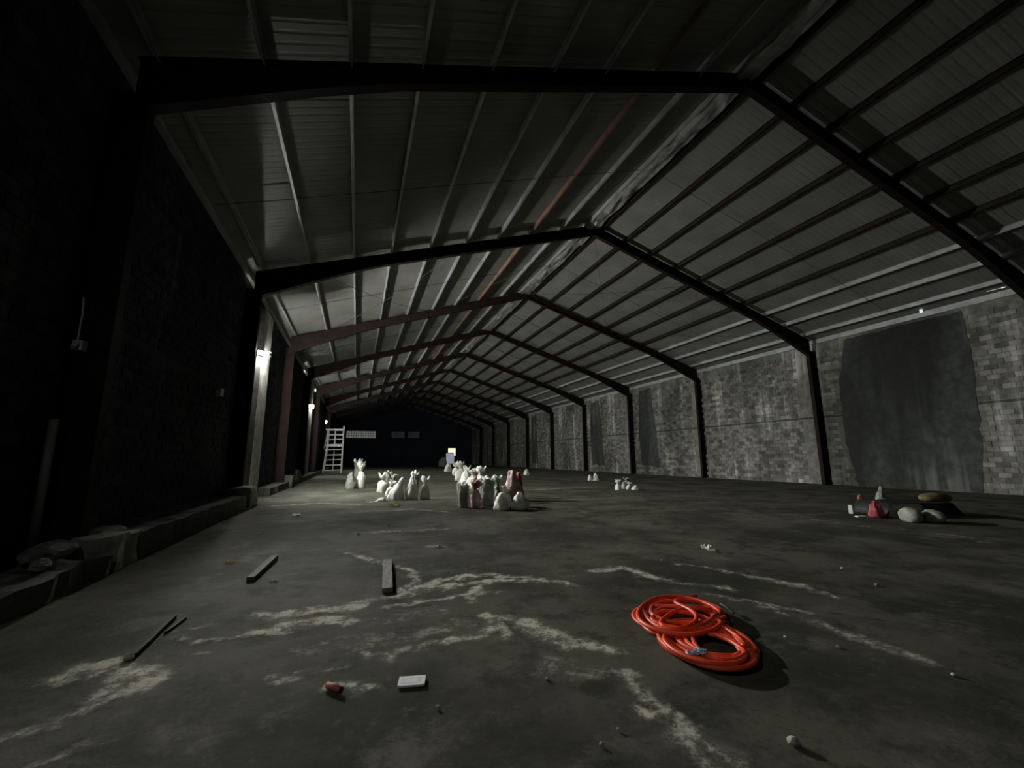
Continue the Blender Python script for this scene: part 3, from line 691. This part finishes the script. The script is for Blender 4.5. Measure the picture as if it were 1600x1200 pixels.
setg(sack(1397, 809, .24, .28, 'slump', 'sack_grey', 'small dark bundle at the left end under the dark sheet', 63))
setg(sack(1370, 808, .42, .38, 'slump', 'sack_red', 'red sack leaning at the left end of the dark pile', 64))
setg(sack(1347, 797, .26, .42, 'slump', 'sack_red', 'smaller red sack behind the leaning one at the dark pile', 65))
# board resting on the sacks, draped dark sheet
cc = fl(1435, 806)
b = MB(); v, f = [], []; nu, nv = 22, 12
for i in range(nu+1):
    for j in range(nv+1):
        u, w2 = i/nu, j/nv; x = -1.0+2.0*u; y = -.45+1.1*w2
        z = .33 + .04*noise.noise((u*4, w2*3, 1)) - (.36*max(0, (abs(x)-.72)/.28)**1.3 if x > 0 else .40*max(0, (abs(x)-.82)/.18)**1.2)
        v.append((x, y, max(.012, z)))
for i in range(nu):
    for j in range(nv): q = i*(nv+1)+j; f.append((q, q+1, q+nv+2, q+nv+1))
b.add(v, f)
t = tag(b.build('draped_sheet', M['tarp_black'], None, True, (cc.x+.12, cc.y+.25, 0)), 'black plastic sheet draped over the sacks of the right pile', 'sheet', g)
t.rotation_euler = (0, 0, -.34); so = t.modifiers.new('thick', 'SOLIDIFY'); so.thickness = .01
q = fl(1412, 806); setg(sack(1412, 800, .5, .66, 'point', 'sack_grey', 'pale pointed sack standing behind the dark sheet', 66, lean=(0, .15), off=(.05, .55)))
setg(lying(1485, 812, .72, .2, 'sack_yellow', 'ochre yellow sack lying on top of the dark sheet', -.34, 67, z=.385, flat=.6)); 
o = [x for x in C.objects if x.get('label', '').startswith('ochre yellow')][0]; o.location.x += .15; o.location.y += .3
P = fl(1345, 808); o = MB().box(-.11, .11, -.05, .05, 0, .03).build('foam_slab', M['white'], None, False, (P.x, P.y, 0)); o.rotation_euler = (0, 0, -.3); tag(o, 'small pale slab on the floor left of the dark pile', 'slab', g)
P = fl(1334, 803); o = MB().box(-.03, .03, -.05, .05, 0, .22).build('upright_carton', M['box_grey'], None, False, (P.x, P.y+.05, 0)); tag(o, 'narrow upright grey carton left of the dark pile', 'carton', g)

# ------------------------------------------------------------ hose coil
def ring(cx, cy, rx, ry, rot, z, jit, seed, n=44, a0=0., turns=1., dx=0, dy=0):
    out = []
    for i in range(n):
        u = i/n; a = a0+u*2*PI*turns
        k = 1+jit*noise.noise((math.cos(a)*1.1+seed*5.3, math.sin(a)*1.1, seed*1.7))
        x, y = math.cos(a)*rx*k, math.sin(a)*ry*k
        X, Y_ = cx+dx*u+x*math.cos(rot)-y*math.sin(rot), cy+dy*u+x*math.sin(rot)+y*math.cos(rot)
        out.append(Vector((X, Y_, z+.012*noise.noise((a, seed*3, 0))+.01*math.sin(a*2+seed)**2)))
    return out
HC = fl(1112, 990); HU = fl(1062, 960)
ax = math.atan2(fl(1180, 1025).y-fl(1035, 975).y, fl(1180, 1025).x-fl(1035, 975).x)
path = []; rr = .0185
def oval(cx, cy, a, b, tilt, z, jit, seed, n=44):
    out = []
    for i in range(n):
        t_ = 2*PI*i/n; k = 1+jit*noise.noise((math.cos(t_)*1.2+seed*5.3, math.sin(t_)*1.2, seed*1.7))
        x, y = math.cos(t_)*a*k, math.sin(t_)*b*k
        out.append(fl(cx+x*math.cos(tilt)-y*math.sin(tilt), cy+x*math.sin(tilt)+y*math.cos(tilt), max(.018, z+.006*noise.noise((t_, seed*3, 0)))))
    return out
for i, (dx, dy, a, b, tl) in enumerate([(0, 0, 80, 33, .25), (-3, 1, 75, 31, .22), (3, -2, 78, 28, .30), (5, -6, 66, 24, .28), (-8, 4, 62, 26, .18), (0, 1, 79, 34, .27), (6, -3, 58, 20, .2), (-12, -2, 60, 27, .3), (10, 2, 50, 17, .3), (-6, 6, 66, 22, .22), (14, -2, 44, 25, .4)]):
    path += oval(1108+dx, 1006+dy, a, b, tl, .018+.005*i, .09, i+1)
for i, (dx, dy, a, b, tl) in enumerate([(-4, 2, 64, 27, .05), (4, -3, 66, 24, .1), (-8, -2, 56, 25, -.05), (6, 4, 52, 18, .12), (-14, 0, 48, 20, .35), (8, -8, 58, 16, .05), (0, 5, 46, 12, .1), (-2, -2, 67, 27, .08), (10, 2, 40, 14, -.2)]):
    path += oval(1066+dx, 964+dy, a*1.02, b*1.1, tl, .045+.005*i, .13, i+21)
# loose bight sticking out to the left, then the free end over the top
a_, b_ = fl(1005, 972, .06), fl(1045, 944, .09)
path += [fl(1040, 945, .12), fl(1015, 943, .06), fl(993, 946, .02), fl(981, 955, .015), fl(984, 968, .015), fl(998, 978, .02), fl(1020, 985, .06), fl(1050, 990, .09), fl(1085, 985, .11), fl(1110, 968, .11), fl(1098, 950, .10), fl(1060, 945, .10), fl(1030, 941, .09), fl(1045, 935, .06), fl(1088, 931, .04)]
def smooth(pts, it=2):
    for _ in range(it): pts = [pts[0]] + [(pts[i-1]+pts[i]*2+pts[i+1])/4 for i in range(1, len(pts)-1)] + [pts[-1]]
    return pts
path = smooth(path, 3)
cu = bpy.data.curves.new('hose_curve', 'CURVE'); cu.dimensions = '3D'; cu.bevel_depth = rr; cu.bevel_resolution = 2; cu.resolution_u = 3
sp = cu.splines.new('BEZIER'); sp.bezier_points.add(len(path)-1)
for p_, q_ in zip(sp.bezier_points, path): p_.co = q_; p_.handle_left_type = p_.handle_right_type = 'AUTO'
ho = bpy.data.objects.new('tmp_hose', cu); C.objects.link(ho)
dg = bpy.context.evaluated_depsgraph_get(); hm = bpy.data.meshes.new_from_object(ho.evaluated_get(dg)); bpy.data.objects.remove(ho)
hm.name = 'hose_tube'; hm.materials.clear(); hm.materials.append(M['hose']); hm.polygons.foreach_set('use_smooth', [True]*len(hm.polygons))
hose = thing('coiled_hose', 'bright orange red hose lying in a tangled flat coil on the floor', 'hose', (HC.x, HC.y, 0))
link('hose_tube', hm, hose, (-HC.x, -HC.y, 0))
P = fl(1088, 1020, .075)
cpl = MB().tube([(-.07, .02, 0), (-.05, .015, 0), (-.045, .014, 0), (0, 0, 0), (.03, -.008, 0), (.035, -.01, 0), (.075, -.02, 0)], [.026, .026, .021, .021, .021, .028, .026], 10)
o = cpl.build('coupling', M['fitting'], hose, False, (P.x-HC.x, P.y-HC.y, P.z-.005)); o['label'] = 'pale blue white plastic coupling wrapped in film'
bg = bmesh.new(); bmesh.ops.create_icosphere(bg, subdivisions=3, radius=.05)
for v in bg.verts: v.co = Vector((v.co.x*1.0, v.co.y*.75, v.co.z*.4))*(1+.5*noise.noise(v.co*55))
me_ = bpy.data.meshes.new('film_wrap'); bg.to_mesh(me_); bg.free(); me_.materials.append(M['fitting']); link('film_wrap', me_, hose, (P.x-HC.x+.02, P.y-HC.y-.02, P.z+.012))
q1, q2 = fl(1126, 943, .06), fl(1146, 958, .03)  # short black tube laid at the coil's upper right
hb = MB().tube([q1-Vector((HC.x, HC.y, 0)), (q1+q2)/2-Vector((HC.x, HC.y, -.01)), q2-Vector((HC.x, HC.y, 0))], .013, 8).build('black_tube_piece', M['wire'], hose); hb['label'] = 'short black piece on the hose coil'; hb.data.materials[0] = M['tarp_black']

# ------------------------------------------------------------ small things on the floor
a, c = fl(624, 1066), fl(664, 1064); P = fl(643.5, 1066); 
t = thing('small_carton', 'small flat white carton lying on the floor in the foreground', 'carton', (P.x, P.y, 0), math.atan2(c.y-a.y, c.x-a.x)+.04)
L = (c-a).length/2
bmv = MB(); bmv.prism([(-L, -.055), (-L+.01, -.062), (L-.01, -.062), (L, -.055), (L, .055), (L-.01, .062), (-L+.01, .062), (-L, .055)], 'z', 0, .012); bmv.build('carton_body', M['white'], t)
MB().box(-L+.012, L-.012, -.035, .045, .0121, .013).build('printed_panel', M['grey_print'], t)
MB().box(L-.02, L+.003, -.06, .06, .002, .014).build('end_flap', M['white'], t); MB().box(-L-.003, -L+.012, -.06, .06, .002, .014).build('end_flap', M['white'], t)
P = fl(522, 1078); a, c = fl(512, 1070), fl(533, 1078)
t = thing('pipe_offcut', 'short terracotta red pipe offcut beside a white spill', 'pipe', (P.x, P.y, 0), math.atan2(c.y-a.y, c.x-a.x))
b = MB(); v, f = [], []; n = 16; Lh = (c-a).length/2
for (x, r) in ((-Lh, .015), (-Lh, .020), (Lh, .020), (Lh, .015)):
    for k in range(n): v.append((x, math.cos(2*PI*k/n)*r, .015+math.sin(2*PI*k/n)*r))
for i in range(4):
    for k in range(n): f.append((i*n+k, i*n+(k+1) % n, ((i+1) % 4)*n+(k+1) % n, ((i+1) % 4)*n+k))
b.add(v, f).build('pipe_wall', M['clay'], t, True)
def plank(p0, p1, wd, th, m, label, name='timber_plank', lift=0, cat='plank', split=False):
    a, c = fl(*p0), fl(*p1); P = (a+c)/2; L = (c-a).length/2; rz = math.atan2(c.y-a.y, c.x-a.x)
    n = 10; v, f = [], []
    for i in range(n+1):
        x = -L+2*L*i/n; j = .004*noise.noise((x*4, wd, 0))
        for (y, z) in ((-wd/2, 0), (wd/2, 0), (wd/2, th), (-wd/2, th)): v.append((x+(.02*noise.noise((y*30, 3, z*20)) if i in (0, n) else 0), y+j, z+(lift*(i/n))))
    for i in range(n):
        for k in range(4): f.append((i*4+k, i*4+(k+1) % 4, (i+1)*4+(k+1) % 4, (i+1)*4+k))
    f += [(0, 1, 2, 3), tuple(n*4+k for k in (3, 2, 1, 0))]
    o = MB().add(v, f).build(name, M[m], None, False, (P.x, P.y, 0)); o.rotation_euler = (0, 0, rz)
    return tag(o, label, cat)
plank((605, 926), (605, 879), .115, .05, 'plank', 'short grey weathered plank pointing away on the mid floor')
plank((391, 908), (429, 873), .09, .05, 'plank_dark', 'dark splintered plank lying aslant on the left floor')
plank((209, 1027), (272, 966), .035, .03, 'stick', 'black charred stick, longer and lower left on the floor', 'charred_stick', cat='stick')
plank((258, 990), (290, 967), .025, .02, 'stick', 'short black stick lying against the longer charred one', 'charred_stick', cat='stick')
P = fl(201, 1031); stone(P.x, P.y, 0, .035, .03, .03, 0, M['pebble'], 'small pale pebble at the lower end of the charred stick', 'pebble', 'pebble', 3)
def scrap(px, py, w, d, m, label, seed, name='paper_scrap', cat='paper scrap', h=.03):
    P = fl(px, py); n = 6; v, f = [], []
    for i in range(n+1):
        for j in range(n+1):
            x, y = (i/n-.5)*w, (j/n-.5)*d
            v.append((x+.15*w*noise.noise((j*.6, seed, 0)), y+.15*d*noise.noise((i*.6, seed, 4)), .006+h*abs(noise.noise((x*3/w, y*3/d, seed*1.7)))*1.6))
    for i in range(n):
        for j in range(n): q = i*(n+1)+j; f.append((q, q+1, q+n+2, q+n+1))
    o = MB().add(v, f).build(name, M[m], None, False, (P.x, P.y, 0)); s_ = o.modifiers.new('thick', 'SOLIDIFY'); s_.thickness = .003
    o.rotation_euler = (0, 0, seed); return tag(o, label, cat)
scrap(358, 880, .09, .07, 'paper_y', 'yellowish scrap on the left floor by the splintered plank', 1)
scrap(363, 878, .05, .05, 'paper', 'small white scrap touching the yellowish one at left', 2)
scrap(428, 908, .09, .07, 'paper', 'small white scrap right of the splintered plank', 3)
scrap(406, 834, .07, .07, 'paper', 'tiny white scrap beyond the splintered plank near the kerb', 4)
scrap(463, 805, .34, .2, 'paper', 'flat white scrap on the lit floor before the nearest lamp', 5)
scrap(616, 791, .3, .2, 'paper_y', 'crumpled yellow scrap in front of the left middle sacks', 6, h=.12)
scrap(684, 854, .14, .07, 'paper', 'small pale scrap on the open floor below the central sacks', 7)
scrap(1103, 858, .16, .09, 'paper', 'crumpled translucent film scrap on the floor beyond the hose', 8, 'film_scrap', 'film scrap', .08)
scrap(1112, 862, .10, .06, 'paper', 'smaller film piece touching the crumpled one beyond the hose', 9, 'film_scrap', 'film scrap', .05)
scrap(583, 785, .4, .2, 'paper', 'flat torn white sheet at the left foot of the left middle sacks', 10)
PB = [(1241, 1164, .028, 'pale pebble in the bottom right foreground, the largest'), (940, 1165, .012, 'tiny pebble at bottom, left of the lime stain'), (1228, 997, .014, 'tiny pebble just right of the hose coil'), (1370, 915, .02, 'tiny pale pebble right of the hose toward the dark pile'),
      (1316, 889, .02, 'tiny pebble beyond and right of the hose'), (966, 1141, .010, 'speck of gravel left of the lower lime stain'), (684, 1106, .012, 'tiny pebble below and right of the white carton'), (1490, 1056, .014, 'tiny pebble in the dark right foreground'), (1310, 1012, .014, 'tiny pale pebble right of the coil, on the faint stain'),
      (1034, 877, .02, 'tiny pebble beyond the hose coil'), (560, 836, .03, 'small pebble on the mid floor left of the plank'), (608, 822, .03, 'small pebble before the left middle sacks'), (1055, 1135, .01, 'speck of gravel on the lower lime stain'), (855, 1062, .012, 'tiny pebble right of the white carton')]
for i, (x, y, r, lb) in enumerate(PB):
    P = fl(x, y); stone(P.x, P.y, 0, r*1.2, r, r*.8, i, M['pebble'], lb, 'pebble', 'pebble', i)
P = fl(1350, 808)
# crumbs of mortar along the foot of the right wall
cr = MB(); rnd = random.Random(5)
for i in range(260):
    x, y, r = XR-.12-abs(rnd.gauss(0, .18)), rnd.uniform(8, 60), rnd.uniform(.015, .05)
    cr.add([(x+r, y, 0), (x, y+r, 0), (x-r, y, 0), (x, y-r, 0), (x, y, r), ], [(0, 1, 4), (1, 2, 4), (2, 3, 4), (3, 0, 4), (3, 2, 1, 0)])
o = cr.build('mortar_crumbs', M['rubble']); o['kind'] = 'stuff'; tag(o, 'grey mortar crumbs along the foot of the right wall', 'rubble')
